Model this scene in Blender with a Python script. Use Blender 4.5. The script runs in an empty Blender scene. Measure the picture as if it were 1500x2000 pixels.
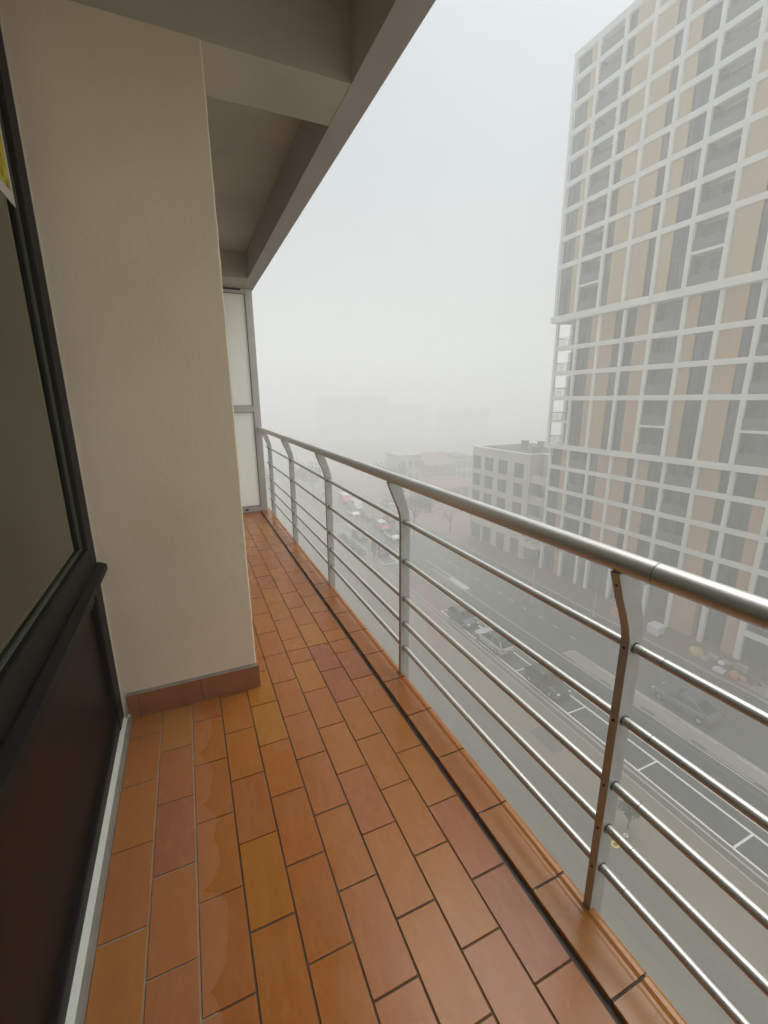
import bpy, math, random
from mathutils import Vector, Matrix
random.seed(11)
R = math.radians
H = 24.0                       # the camera's height above the street; everything is in metres, z = 0 is the street
FL = H - 1.4                   # balcony floor level

# ------------------------------------------------------------------ camera, world, sun, exposure
sc = bpy.context.scene
cam = bpy.data.cameras.new('camera'); co = bpy.data.objects.new('camera', cam); sc.collection.objects.link(co)
yaw, pit, rol = 0.41716, 0.25088, -0.00599
f = Vector((math.sin(yaw)*math.cos(pit), math.cos(yaw)*math.cos(pit), -math.sin(pit)))
r = Vector((math.cos(yaw), -math.sin(yaw), 0)); u = r.cross(f)
r2 = r*math.cos(rol)+u*math.sin(rol); u2 = u*math.cos(rol)-r*math.sin(rol)
m = Matrix((r2, u2, -f)).transposed().to_4x4(); m.translation = (0, 0, H); co.matrix_world = m
cam.sensor_fit = 'VERTICAL'; cam.sensor_height = 36; cam.lens = 856.5/2000*36
cam.clip_start = 0.05; cam.clip_end = 3000
sc.camera = co

SUN_EL, SUN_AZ = R(70), R(75)
w = bpy.data.worlds.new('World'); sc.world = w; w.use_nodes = True
nt = w.node_tree; nt.nodes.clear()
sky = nt.nodes.new('ShaderNodeTexSky'); sky.sky_type = 'NISHITA'; sky.sun_disc = False
sky.sun_elevation = SUN_EL; sky.sun_rotation = SUN_AZ; sky.dust_density = 6; sky.air_density = 1.0; sky.ozone_density = 1.0
hs = nt.nodes.new('ShaderNodeHueSaturation'); hs.inputs['Saturation'].default_value = 0.42
bg = nt.nodes.new('ShaderNodeBackground'); bg.inputs['Strength'].default_value = 0.108
wo = nt.nodes.new('ShaderNodeOutputWorld')
nt.links.new(sky.outputs[0], hs.inputs['Color']); tn = nt.nodes.new('ShaderNodeMix'); tn.data_type = 'RGBA'; tn.blend_type = 'MULTIPLY'; tn.inputs[0].default_value = 1
tn.inputs[7].default_value = (.945, 1.0, .985, 1)     # thin overcast takes the blue out of the sky
nt.links.new(hs.outputs[0], tn.inputs[6]); nt.links.new(tn.outputs[2], bg.inputs[0]); nt.links.new(bg.outputs[0], wo.inputs[0])
sl = bpy.data.lights.new('sun', 'SUN'); sl.energy = 1.5; sl.angle = R(50); sl.color = (1.0, 0.985, 0.96)
so = bpy.data.objects.new('sun', sl); sc.collection.objects.link(so)
sd = Vector((math.sin(SUN_AZ)*math.cos(SUN_EL), math.cos(SUN_AZ)*math.cos(SUN_EL), math.sin(SUN_EL)))
so.rotation_euler = sd.to_track_quat('Z', 'Y').to_euler(); so.location = (30, 20, 120)
sc.view_settings.view_transform = 'Standard'; sc.view_settings.look = 'None'
sc.view_settings.exposure = 0.57; sc.view_settings.gamma = 1
cy = sc.cycles
cy.use_denoising = True
cy.volume_bounces = 6; cy.max_bounces = 10; cy.diffuse_bounces = 5; cy.glossy_bounces = 4
cy.transparent_max_bounces = 12; cy.sample_clamp_indirect = 6

# ------------------------------------------------------------------ helpers
COL = sc.collection

class MB:
    """collects shapes in world coordinates and links them as ONE mesh object"""
    def __init__(s): s.v = []; s.f = []; s.mi = []; s.t = []; s.sm = []; s.tint = 0.5; s.m = 0; s.smooth = False
    def face(s, idx):
        s.f.append(idx); s.mi.append(s.m); s.t.append(s.tint); s.sm.append(s.smooth)
    def box(s, x0, x1, y0, y1, z0, z1, bev=0.0):
        b = len(s.v)
        if bev <= 0:
            s.v += [(x, y, z) for z in (z0, z1) for y in (y0, y1) for x in (x0, x1)]
            for q in ((0,2,3,1),(4,5,7,6),(0,1,5,4),(2,6,7,3),(0,4,6,2),(1,3,7,5)): s.face([b+i for i in q])
        else:  # bevelled on the upper and the four upright edges, enough for tiles and trims
            e = bev
            for (i, z) in ((0, z0), (0, z1-e), (e, z1)):
                for (x, y) in ((x0+i+e, y0+i),(x1-i-e, y0+i),(x1-i, y0+i+e),(x1-i, y1-i-e),(x1-i-e, y1-i),(x0+i+e, y1-i),(x0+i, y1-i-e),(x0+i, y0+i+e)):
                    s.v.append((x, y, z))
            for k in (0, 1):
                for i in range(8):
                    j = (i+1) % 8; s.face([b+8*k+i, b+8*k+j, b+8*k+8+j, b+8*k+8+i])
            s.face([b+16+i for i in range(8)]); s.face([b+7-i for i in range(8)])
        return s
    def prism(s, pts, axis, a, c):
        """pts: closed 2-D outline; extruded along axis ('x','y','z') from a to c"""
        b = len(s.v); n = len(pts)
        for t in (a, c):
            for p in pts:
                s.v.append((t, p[0], p[1]) if axis == 'x' else (p[0], t, p[1]) if axis == 'y' else (p[0], p[1], t))
        for i in range(n): s.face([b+i, b+(i+1) % n, b+n+(i+1) % n, b+n+i])
        s.face([b+i for i in range(n)][::-1]); s.face([b+n+i for i in range(n)])
        return s
    def tube(s, p, q, r0, r1=None, n=20, caps=True):
        r1 = r0 if r1 is None else r1
        p, q = Vector(p), Vector(q); d = (q-p).normalized()
        a = d.orthogonal().normalized(); c = d.cross(a); b = len(s.v)
        ns = max(1, int((q-p).length/.3)) if (n > 26) else 1
        for j in range(ns+1):
            o, rr = p.lerp(q, j/ns), r0+(r1-r0)*j/ns
            for i in range(n):
                t = 2*math.pi*i/n; s.v.append(tuple(o+(a*math.cos(t)+c*math.sin(t))*rr))
        k = s.smooth; s.smooth = True
        for j in range(ns):
            for i in range(n): s.face([b+j*n+i, b+j*n+(i+1) % n, b+j*n+n+(i+1) % n, b+j*n+n+i])
        s.smooth = k
        if caps:
            for j, rv in ((0, -1), (ns, 1)):      # caps have vertices of their own, so the shading stays crisp
                e = len(s.v); s.v += [s.v[b+j*n+i] for i in range(n)]; s.face([e+i for i in range(n)][::rv])
        return s
    def loft(s, rings, cap=True, smooth=True):
        b = len(s.v); n = len(rings[0])
        for g in rings: s.v += [tuple(p) for p in g]
        k = s.smooth; s.smooth = smooth
        for j in range(len(rings)-1):
            for i in range(n): s.face([b+j*n+i, b+j*n+(i+1) % n, b+(j+1)*n+(i+1) % n, b+(j+1)*n+i])
        if cap: s.face([b+i for i in range(n)][::-1]); s.face([b+(len(rings)-1)*n+i for i in range(n)])
        s.smooth = k
        return s
    def blob(s, c, rx, ry, rz, seg=10, rings=6, jit=0.0):
        b = len(s.v); k = s.smooth; s.smooth = True
        for j in range(rings+1):
            ph = math.pi*j/rings
            for i in range(seg):
                th = 2*math.pi*i/seg; q = 1+random.uniform(-jit, jit)
                s.v.append((c[0]+rx*q*math.sin(ph)*math.cos(th), c[1]+ry*q*math.sin(ph)*math.sin(th), c[2]+rz*q*math.cos(ph)))
        for j in range(rings):
            for i in range(seg): s.face([b+j*seg+i, b+(j+1)*seg+i, b+(j+1)*seg+(i+1) % seg, b+j*seg+(i+1) % seg])
        s.smooth = k
        return s
    def build(s, name, mats, parent=None, **tags):
        off = Vector((0, 0, 0)); pp = parent
        while pp: off += Vector(pp.location); pp = pp.parent
        me = bpy.data.meshes.new(name)
        me.from_pydata([tuple(Vector(v)-off) for v in s.v], [], s.f)
        for mt in (mats if isinstance(mats, (list, tuple)) else [mats]): me.materials.append(mt)
        me.polygons.foreach_set('material_index', s.mi); me.polygons.foreach_set('use_smooth', s.sm)
        at = me.attributes.new('tint', 'FLOAT', 'FACE'); at.data.foreach_set('value', s.t)
        me.validate(); me.update()
        o = bpy.data.objects.new(name, me); COL.objects.link(o)
        if parent: o.parent = parent
        for k, v in tags.items(): o[k] = v
        return o

def thing(name, label, cat, loc=(0, 0, 0), group=None, rz=0):
    o = bpy.data.objects.new(name, None); COL.objects.link(o); o.location = loc; o.rotation_euler.z = rz
    o.empty_display_size = 0.2; o['label'] = label; o['category'] = cat
    if group: o['group'] = group
    return o
def tag(o, label, cat, group=None):
    o['label'] = label; o['category'] = cat
    if group: o['group'] = group
    return o
def copy_tree(o, parent=None):
    c = o.copy(); COL.objects.link(c); c.parent = parent
    for ch in list(o.children): copy_tree(ch, c)
    return c

# ------------------------------------------------------------------ materials
def mat(name, col=(.5, .5, .5), rough=.6, metal=0., spec=.5, **kw):
    mt = bpy.data.materials.new(name); mt.use_nodes = True
    p = mt.node_tree.nodes['Principled BSDF']
    p.inputs['Base Color'].default_value = (*col, 1); p.inputs['Roughness'].default_value = rough
    p.inputs['Metallic'].default_value = metal; p.inputs['Specular IOR Level'].default_value = spec
    for k, v in kw.items(): p.inputs[k.replace('_', ' ')].default_value = v
    return mt
class NG:
    """short-hand for building node graphs in object space"""
    def __init__(s, mt):
        s.t = mt.node_tree; s.p = s.t.nodes['Principled BSDF']
        s.co = s.t.nodes.new('ShaderNodeTexCoord').outputs['Object']
    def n(s, kind, **kw):
        o = s.t.nodes.new('ShaderNode'+kind)
        for k, v in kw.items(): setattr(o, k, v)
        return o
    def l(s, a, b): s.t.links.new(a, b)
    def val(s, inp, v):
        if isinstance(v, (int, float)): inp.default_value = v
        elif isinstance(v, tuple): inp.default_value = (*v, 1) if len(v) == 3 and inp.type == 'RGBA' else v
        else: s.l(v, inp)
    def scale(s, v):
        o = s.n('Mapping'); o.inputs['Scale'].default_value = v; s.l(s.co, o.inputs[0]); return o.outputs[0]
    def noise(s, sc_, det=3, vec=None, rough=.55, dist=0):
        o = s.n('TexNoise'); o.inputs['Scale'].default_value = sc_; o.inputs['Detail'].default_value = det
        o.inputs['Roughness'].default_value = rough; o.inputs['Distortion'].default_value = dist
        s.l(vec if vec is not None else s.co, o.inputs['Vector']); return o.outputs['Fac']
    def ramp(s, v, stops):
        o = s.n('ValToRGB'); e = o.color_ramp.elements
        while len(e) < len(stops): e.new(.5)
        for q, (p_, c) in zip(e, stops): q.position = p_; q.color = (*c, 1) if isinstance(c, tuple) else (c, c, c, 1)
        s.l(v, o.inputs[0]); return o.outputs[0]
    def mix(s, fac, a, b, mode='MIX'):
        o = s.n('Mix', data_type='RGBA', blend_type=mode)
        s.val(o.inputs[0], fac); s.val(o.inputs[6], a); s.val(o.inputs[7], b); return o.outputs[2]
    def math(s, op, a, b=0., c=None):
        o = s.n('Math', operation=op); s.val(o.inputs[0], a); s.val(o.inputs[1], b)
        if c is not None: s.val(o.inputs[2], c)
        return o.outputs[0]
    def attr(s, name='tint'):
        o = s.n('Attribute'); o.attribute_name = name; return o.outputs['Fac']
    def bump(s, h, strength=.3, dist=.01):
        o = s.n('Bump'); o.inputs['Strength'].default_value = strength; o.inputs['Distance'].default_value = dist
        s.l(h, o.inputs['Height']); s.l(o.outputs[0], s.p.inputs['Normal'])
    def col(s, c): s.val(s.p.inputs['Base Color'], c)
    def rough(s, v): s.val(s.p.inputs['Roughness'], v)
    def xyz(s):
        o = s.n('SeparateXYZ'); s.l(s.co, o.inputs[0]); return o.outputs

def noisy(name, a, b, scale=4., rough=.6, bump=0., bscale=60., bdist=.004, stretch=None, r2=None, metal=0., spec=.5, det=4):
    mt = mat(name, a, rough, metal, spec); g = NG(mt)
    v = g.scale(stretch) if stretch else None
    n = g.noise(scale, det, v)
    g.col(g.ramp(n, [(.3, a), (.7, b)]))
    if r2 is not None:
        q = g.math('MULTIPLY_ADD', n, r2-rough, rough); g.rough(q)
    if bump: g.bump(g.noise(bscale, 3, v), bump, bdist)
    return mt

# terracotta tiles: dry and dull near the window, rain-wet and glossy towards the railing
def tile_mat(name, grout=False, always_wet=False):
    mt = mat(name, spec=.42); g = NG(mt); x, y, z = g.xyz()
    if always_wet: wet = 1.0
    else:
        wob = g.math('MULTIPLY_ADD', g.noise(4.2, 2, g.scale((.6, 1., 1.))), .10, -.05)
        sn = g.math('MULTIPLY', g.math('POWER', g.math('MULTIPLY', g.math('PINGPONG', g.math('ADD', y, g.math('MULTIPLY_ADD', g.noise(2.3, 2), .22, -.05)), .133), 7.5), 2.4), g.math('MULTIPLY_ADD', g.noise(5.1, 2), .13, -.02))   # the wet edge creeps along each tile
        e = g.math('ADD', g.math('ADD', x, wob), sn)
        mr = g.n('MapRange'); g.l(e, mr.inputs[0]); mr.inputs[1].default_value = -.050; mr.inputs[2].default_value = -.043
        wet = mr.outputs[0]
    t = g.attr()
    fine = g.noise(26, 4, g.scale((2.2, .7, 1))); cloud = g.noise(5.5, 3)
    if grout:
        dry = g.ramp(fine, [(.3, (.25, .205, .15)), (.7, (.34, .28, .21))]); wcol = g.ramp(cloud, [(.3, (.045, .032, .019)), (.75, (.105, .076, .046))])
        g.col(g.mix(wet, dry, wcol)); g.rough(.8); g.bump(g.noise(200, 3), .4, .002)
        return mt
    base = g.ramp(t, [(0., (.28, .082, .038)), (.2, (.34, .104, .028)), (.5, (.37, .122, .016)), (.78, (.38, .140, .014)), (1., (.38, .160, .018))])
    base = g.mix(g.math('MULTIPLY', g.ramp(cloud, [(.35, 0.), (.75, 1.)]), .35), base, g.mix(.5, base, (.26, .095, .030)))
    base = g.mix(g.math('MULTIPLY', g.ramp(fine, [(.45, 0.), (.75, 1.)]), .45), base, (.42, .18, .05))
    base = g.mix(g.math('MULTIPLY', g.ramp(g.noise(75, 3), [(.60, 0.), (.72, 1.)]), .35), base, (.15, .05, .02))
    base = g.mix(g.math('MULTIPLY', g.ramp(g.noise(9, 3, g.scale((3.5, .5, 1))), [(.5, 0.), (.75, 1.)]), .35), base, (.25, .085, .018))
    dry = g.mix(.36, base, (.31, .128, .050)); base = g.mix(.14, base, (.10, .030, .004))
    g.col(g.mix(wet, dry, base))
    film = g.noise(3.3, 3, g.scale((1.3, .8, 1)))
    wr = g.ramp(film, [(.3, .17), (.7, .34)]); g.rough(g.mix(wet, (.55, .55, .55), wr))
    g.bump(g.noise(9, 2, g.scale((1.4, .6, 1))), .045, .01)
    return mt
M = {}
M['tile'] = tile_mat('floor tile'); M['grout'] = tile_mat('tile grout', grout=True)
M['tile_wet'] = tile_mat('wet edge tile', always_wet=True)
M['groove'] = noisy('black wet groove', (.012, .008, .005), (.05, .03, .015), 30, .5)
M['tile_skirt'] = noisy('skirting tile', (.26, .10, .045), (.36, .145, .06), 7, .38, .1, 40)
M['render'] = noisy('sand render', (.76, .64, .475), (.86, .745, .57), 2.2, .88, .20, 60, .004, (1, 1, .75))
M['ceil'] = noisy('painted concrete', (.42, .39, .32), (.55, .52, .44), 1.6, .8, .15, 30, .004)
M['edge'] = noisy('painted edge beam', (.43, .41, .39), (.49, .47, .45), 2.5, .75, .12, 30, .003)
M['steel'] = noisy('brushed aluminium tube', (.58, .575, .56), (.66, .655, .64), 40, .38, .06, 180, .001, (6, .15, 6), .5, .85)
M['post'] = noisy('grey anodised flat bar', (.46, .47, .44), (.54, .55, .52), 20, .42, .05, 120, .001, None, .5, .45)
M['seam'] = mat('dark seam and shade', (.02, .02, .018), .6)
M['screw'] = mat('screw head', (.05, .045, .04), .45, .8)
M['alu'] = noisy('grey painted aluminium', (.60, .60, .57), (.66, .66, .63), 6, .5)
M['alu_white'] = noisy('white threshold profile', (.80, .82, .74), (.86, .88, .80), 9, .45)
M['alu_dull'] = noisy('dull threshold face', (.20, .18, .15), (.28, .25, .21), 12, .7)
M['dark'] = noisy('dark bronze window profile', (.008, .0075, .006), (.014, .013, .010), 8, .5, spec=.12)
M['brown'] = noisy('dark brown infill panel', (.010, .005, .002), (.019, .009, .0030), 3, .5, .03, 60, spec=.18)
M['silicone'] = mat('pale sealant', (.52, .50, .42), .6)
M['frost'] = mat('frosted glass', (.84, .87, .84), .5)
g = NG(M['frost']); tr = g.n('BsdfTranslucent'); tr.inputs[0].default_value = (.97, .985, .97, 1)
ms = g.n('MixShader'); ms.inputs[0].default_value = .72
g.l(g.p.outputs[0], ms.inputs[1]); g.l(tr.outputs[0], ms.inputs[2]); g.l(ms.outputs[0], g.t.nodes['Material Output'].inputs[0])
M['glass'] = mat('window pane', (.30, .34, .27), .02)
g = NG(M['glass']); gl = g.n('BsdfGlossy'); gl.inputs['Roughness'].default_value = .015; gl.inputs[0].default_value = (.95, 1, .9, 1)
tp = g.n('BsdfTransparent'); tp.inputs[0].default_value = (.84, .90, .76, 1)
fr = g.n('Fresnel'); fr.inputs[0].default_value = 2.1; ms = g.n('MixShader')
g.l(fr.outputs[0], ms.inputs[0]); g.l(tp.outputs[0], ms.inputs[1]); g.l(gl.outputs[0], ms.inputs[2]); g.l(ms.outputs[0], g.t.nodes['Material Output'].inputs[0])
M['room'] = noisy('room wall paint', (.46, .50, .44), (.53, .56, .50), 2, .8)
M['room_floor'] = noisy('room floor', (.30, .24, .14), (.38, .30, .18), 3, .6)
M['pane_backing'] = noisy('pale pane backing', (.76, .70, .50), (.82, .76, .56), 2, .6)  # coat of the added box behind the pane
M['curtain'] = noisy('net curtain', (.42, .44, .36), (.55, .57, .48), 4, .8, .5, 6, .05, (1, 8, .2))
M['poster'] = mat('yellow printed paper', (.5, .4, .02), .6)
g = NG(M['poster']); v = g.noise(7, 2, g.scale((1, 4, 2.0)), dist=1.6)
g.col(g.ramp(v, [(.36, (.09, .085, .02)), (.44, (.30, .24, .015)), (.5, (.62, .50, .02)), (.7, (.66, .54, .03))]))
M['paper'] = mat('paper border', (.62, .62, .54), .7)

# ------------------------------------------------------------------ balcony
YF, YB = 5.70, -3.4           # far screen and near end of the balcony
XL, XR = -0.365, 0.757         # tiled field
fl = MB(); fl.m = 1; fl.box(-.60, .78, YB, 5.85, FL-.22, FL-.0035); fl.box(.78, .898, YB, 5.85, FL-.22, FL-.012)
fl.m = 0
W_, L_ = .1263, .2662
xs = [-.3645+.1256*i for i in range(10)]
for i in range(9):
    y = (.812 if i % 2 == 0 else .945) - L_*9
    cuts = []; y -= 9*L_
    while y < 5.8:
        cuts.append(y)
        if i in (6, 8, 4) and 2.1 < y < 2.2: cuts.append(y+L_/2)
        y += L_
    for a, b in zip(cuts, cuts[1:]+[cuts[-1]+L_]):
        a0, b0 = max(a, YB), min(b, 5.82)
        if b0-a0 < .02: continue
        fl.tint = min(1, max(0, random.gauss(.48, .19)))
        j = random.uniform(-.0008, .0008)
        fl.box(xs[i]+.0024, xs[i+1]-.0024, a0+.0022+j, b0-.0022+j, FL-.012, FL+random.uniform(-.0005, .0005), .0013)
flo = fl.build('balcony_floor', [M['tile'], M['grout']], kind='structure')

kb = MB(); y = .441-L_*16
prof = [(.779, FL-.01), (.779, FL+.0125), (.781, FL+.015), (.858, FL+.015), (.866, FL+.0138), (.874, FL+.0140), (.884, FL+.0175), (.895, FL+.018), (.902, FL+.0155), (.9055, FL+.009), (.9060, FL-.035), (.8985, FL-.036), (.8985, FL-.01)]
while y < 5.8:
    kb.tint = min(1, max(0, random.gauss(.60, .20))); a, b = max(y, YB)+.0035, min(y+L_, 5.82)-.0035
    if b > a+.02:
        kb.smooth = False; kb.prism(prof, 'y', a, b)
    y += L_
root = thing('tiled_kerb', 'low kerb of wet orange tiles along the open edge of the balcony floor', 'kerb', (.84, 0, FL))
kb.build('kerb_tile', M['tile_wet'], root)
g_ = MB(); g_.box(.7835, .8975, YB, 5.84, FL-.012, FL+.0115); g_.build('joint', M['grout'], root)
gr = MB(); gr.box(.7575, .7788, YB, 5.84, FL-.006, FL-.0028); gr.build('drain_groove', M['groove'], root)

# slab above with two coffers and the edge beam
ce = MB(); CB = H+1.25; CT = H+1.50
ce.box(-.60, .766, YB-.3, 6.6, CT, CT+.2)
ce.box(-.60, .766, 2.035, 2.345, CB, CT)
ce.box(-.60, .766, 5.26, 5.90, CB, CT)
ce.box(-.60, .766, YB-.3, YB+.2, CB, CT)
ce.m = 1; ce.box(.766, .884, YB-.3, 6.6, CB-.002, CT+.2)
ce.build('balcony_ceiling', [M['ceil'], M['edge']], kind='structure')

# the building we stand in: blocks below, above and behind (its facade lies in the plane of the windows)
ow = MB(); ow.box(-12, -.62, -14, 22, 0, FL-.25); ow.box(-12, -.62, -14, 22, CT+.2, H+9); ow.box(-12, -.62, 5.9, 22, FL-.25, CT+.2)
ow.box(-12, -.62, -14, YB-.3, FL-.25, CT+.2)
ow.box(-12, -5.2, YB-.3, 5.9, FL-.25, CT+.2)
ow.build('house_wall', M['render'], kind='structure')
# neighbour balconies' slabs in the same facade, one storey down and up
# room behind the glass
rm = MB(); rm.box(-5.2, -.62, YB-.3, 5.9, FL-.25, FL-.05); rm.m = 1
rm.box(-5.2, -.62, YB-.3, 5.9, CT-.05, CT+.2)
rm.box(-5.2, -5.1, YB-.3, 5.9, FL-.05, CT-.05)
rm.box(-2.6, -.62, 2.62, 2.75, FL-.05, CT-.05)
rm.build('room_shell', [M['room_floor'], M['room']], kind='structure')

# pillar
pl = thing('wall_pillar', 'tall beige rendered pillar standing between the window and the rest of the balcony', 'pillar', (-.1, 2.18, FL))
pm = MB(); px0, px1, py0, py1 = -.396, .1965, 2.03, 2.345
rings = []
for k in range(41):            # slightly wavy hand-rendered edges
    z = FL+.006+(CB-FL-.006)*k/40; j = lambda: random.uniform(-.0012, .0012)
    c = .005; rings.append([(px0-.25, py0, z), (px1-c+j(), py0, z), (px1+j(), py0+c, z), (px1, py1, z), (px0-.25, py1, z)])
pm.loft(rings, smooth=False); pm.build('pillar_body', M['render'], pl)
sk = MB()
for a, b in ((-.371, -.326), (-.322, -.064), (-.060, .2075)): sk.box(a, b, 2.019, 2.0295, FL+.001, FL+.119)
for a, b in ((2.0300, 2.19), (2.194, 2.345)): sk.box(.1975, .2075, a, b, FL+.001, FL+.119)
sk.build('skirting', M['tile_skirt'], pl)
mo = MB(); mo.prism([(2.0200, FL+.1190), (2.0298, FL+.1190), (2.0298, FL+.130)], 'x', -.371, .203)
mo.box(-.371, .2065, 2.0205, 2.0298, FL+.0005, FL+.001)
mo.build('mortar_joint', M['alu_dull'], pl)

# window wall on the left
wn = thing('window_wall', 'dark framed window with a brown panel below, on the left of the balcony', 'window', (-.4, .4, FL))
GX = -.405
fr_ = MB()
fr_.box(GX-.05, GX+.013, 1.915, 2.028, FL+.03, CB-.002, .004)          # jamb beside the pillar
fr_.box(GX-.05, GX+.013, YB, 1.915, H-.640, H-.548, .004)              # transom
fr_.box(GX-.05, GX+.010, YB, 1.915, H+1.14, CB-.002, .004)             # head
fr_.box(GX-.05, GX+.006, YB, 1.915, H-.765, H-.700)
fr_.box(GX-.05, GX+.010, YB, 1.915, FL+.03, FL+.085, .004)
fr_.box(GX-.05, GX+.013, YB, YB+.08, FL+.085, H+1.14)
fr_.build('frame', M['dark'], wn)
sil = MB(); sil.prism([(GX+.006, H-.702), (GX+.006, H-.640), (GX+.020, H-.640), (GX+.046, H-.652), (GX+.046, H-.675), (GX+.040, H-.675), (GX+.024, H-.702)], 'y', YB, 2.0285)
sil.build('drip_sill', M['dark'], wn)
gs = MB(); gs.box(GX-.016, GX-.010, YB+.08, 1.9155, H-.549, H+1.141); gs.build('pane', M['glass'], wn)
gk = MB(); gk.box(GX-.012, GX-.004, 1.906, 1.9145, H-.548, H+1.14); gk.box(GX-.012, GX-.004, YB+.08, 1.906, H-.5475, H-.540); gk.build('gasket', mat('grey-green gasket', (.07, .08, .06), .6), wn)
pn = MB(); pn.box(GX-.03, GX-.012, YB+.08, 1.9155, FL+.084, H-.764); pn.build('infill_panel', M['brown'], wn)
th = MB(); th.box(GX-.05, GX+.027, YB, 2.018, FL+.001, FL+.029); th.build('threshold', M['alu_white'], wn)
th = MB(); th.box(GX+.0275, GX+.042, YB, 2.018, FL-.001, FL+.020); th.build('threshold_face', M['alu_dull'], wn)
se = MB(); se.tube((GX+.012, 2.026, FL+.02), (GX+.012, 2.026, CB-.01), .0042, n=8)
for k in range(7): se.blob((GX+.022+random.uniform(-.012, .014), 2.012+random.uniform(-.01, .006), FL+.008+k*.004), .008, .008, .009, 8, 5, .2)
se.build('sealant', M['silicone'], wn)

cb_ = thing('pane_brightener', 'pale low box added indoors to lighten the lower window pane', 'pane_brightener', (-1.2, 2.2, FL-.05))  # made-up pale box, put here to brighten the lower glass
q = MB(); q.box(-2.0, -.47, 1.78, 2.60, FL-.05, H-.84); q.build('box_body', M['pane_backing'], cb_)
q = MB(); q.box(-2.02, -.465, 1.765, 2.61, H-.8395, H-.815); q.build('top_board', M['pane_backing'], cb_)
cu = thing('curtain', 'pale net curtain hanging behind the window pane', 'curtain', (-.9, -.2, FL))
c_ = MB(); n_ = 60; rg = []
for zz in (FL+.1, CT-.1):
    rg.append([(-.95+.035*math.sin(k*1.15)+.01*math.sin(k*.37), -1.3+2.4*k/n_, zz) for k in range(n_+1)])
b = 0; c_.v = rg[0]+rg[1]; c_.smooth = True
for k in range(n_): c_.face([k, k+1, n_+2+k, n_+1+k])
co_ = c_.build('curtain_cloth', M['curtain'], cu)
sld = co_.modifiers.new('thickness', 'SOLIDIFY'); sld.thickness = .003

po = thing('poster', 'yellow poster with a white border stuck on the top of the window pane', 'poster', (GX-.025, 1.7, H+.65))
pp = MB(); pp.box(GX-.0096, GX-.0088, 1.35, 1.903, H+.590, H+1.12); pp.build('paper_sheet', M['paper'], po)
pp = MB(); pp.box(GX-.0087, GX-.0083, 1.37, 1.880, H+.625, H+1.10); pp.build('printed_face', M['poster'], po)

# frosted screen at the far end
ps = thing('privacy_screen', 'frosted glass privacy screen in a grey frame closing the far end of the balcony', 'screen', (.2, YF+.03, FL))
fm = MB(); y0, y1 = YF, YF+.045
fm.box(.784, .866, y0, y1, FL+.016, CB-.003, .003)
fm.box(-.60, .7835, y0+.002, y1-.002, H+1.195, CB-.003)
fm.box(-.60, .7835, y0+.002, y1-.002, H-.135, H-.066)
fm.box(-.60, .7835, y0+.002, y1-.002, FL+.005, FL+.075)
fm.box(-.60, -.53, y0+.002, y1-.002, FL+.075, H-.135); fm.box(-.60, -.53, y0+.002, y1-.002, H-.066, H+1.195)
fm.build('frame', M['alu'], ps)
q = MB()
for a, b in ((FL+.076, H-.136), (H-.065, H+1.194)):
    q.box(.7765, .7830, y0+.001, y1-.001, a, b)
    q.box(-.53, .7765, y0+.001, y1-.001, b-.006, b)
    q.box(-.53, .7765, y0+.001, y1-.001, a, a+.006)
q.build('gasket', M['alu_dull'], ps)
for nm, a, b in (('lower_pane', FL+.0825, H-.1425), ('upper_pane', H-.0585, H+1.1875)):
    q = MB(); q.box(-.53, .776, y0+.018, y0+.026, a, b); q.build(nm, M['frost'], ps)
q = MB(); q.box(.42, .74, y0-.004, y0+.0015, H+1.225, H+1.243); q.build('vent_slot', M['seam'], ps)
q = MB(); q.box(.585, .625, y0-.006, y0+.0015, FL+.03, FL+.05); q.build('drain_slot', M['seam'], ps)

# railing
rl = thing('balcony_railing', 'brushed metal railing with a thick round handrail and five thin rails along the balcony edge', 'railing', (.9, 2, FL))
HX, HZ, HR = .838, H-.345, .0245
hb = MB(); hb.tube((HX, YB, HZ), (HX, .5285, HZ), HR, n=48); hb.tube((HX, .5305, HZ), (HX, YF-.002, HZ), HR, n=48)
hr = hb.build('handrail', M['steel'], rl)
q = MB(); q.tube((HX, .5284, HZ), (HX, .5306, HZ), HR-.0008, n=40); q.build('joint_shade_ring', M['seam'], hr)
RZ = [H-.568, H-.768, H-.965, H-1.103, H-1.237]
PY = [-3.0, -1.82, -.62, .612, 1.81, 3.06, 4.29, 5.50]
for z in RZ:
    b = MB(); b.tube((.909, YB, z), (.909, .5290, z), .0115, n=28); b.tube((.909, .5304, z), (.909, YF+.02, z), .0115, n=28)
    ro = b.build('rail', M['steel'], rl)
    q = MB(); q.tube((.909, .5289, z), (.909, .5305, z), .0105, n=24)
    for py in PY: q.tube((.909, py-.0135, z), (.909, py-.0125, z), .0135, n=24)  # dark rings imitate the shade where the rails leave the posts
    q.build('joint_shade_ring', M['seam'], ro)
for py in PY:
    n_i = [(.819, H-.368), (.846, H-.437), (.864, H-.477), (.878, H-.513), (.8855, H-.545), (.8865, H-.58), (.886, H-1.50)]
    n_o = [(.934, H-1.50), (.934, H-.60), (.9335, H-.56), (.928, H-.520), (.917, H-.478), (.903, H-.437), (.880, H-.368)]
    b = MB(); b.prism(n_i+n_o, 'y', py-.0115, py+.0115)
    pobj = b.build('post', M['post'], rl)
    bv = pobj.modifiers.new('bev', 'BEVEL'); bv.width = .0012; bv.segments = 2; bv.limit_method = 'ANGLE'
    for z in [H-.400]+RZ:
        xx = .8855 if z < H-.42 else .8315
        q = MB(); q.tube((xx-.0015, py, z), (xx+.004, py, z), .0032, n=12); q.build('screw', M['screw'], pobj)
    q = MB(); q.box(.9065, .934, py-.03, py+.03, FL-.16, FL-.06); q.build('base_bracket', M['post'], pobj)
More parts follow.
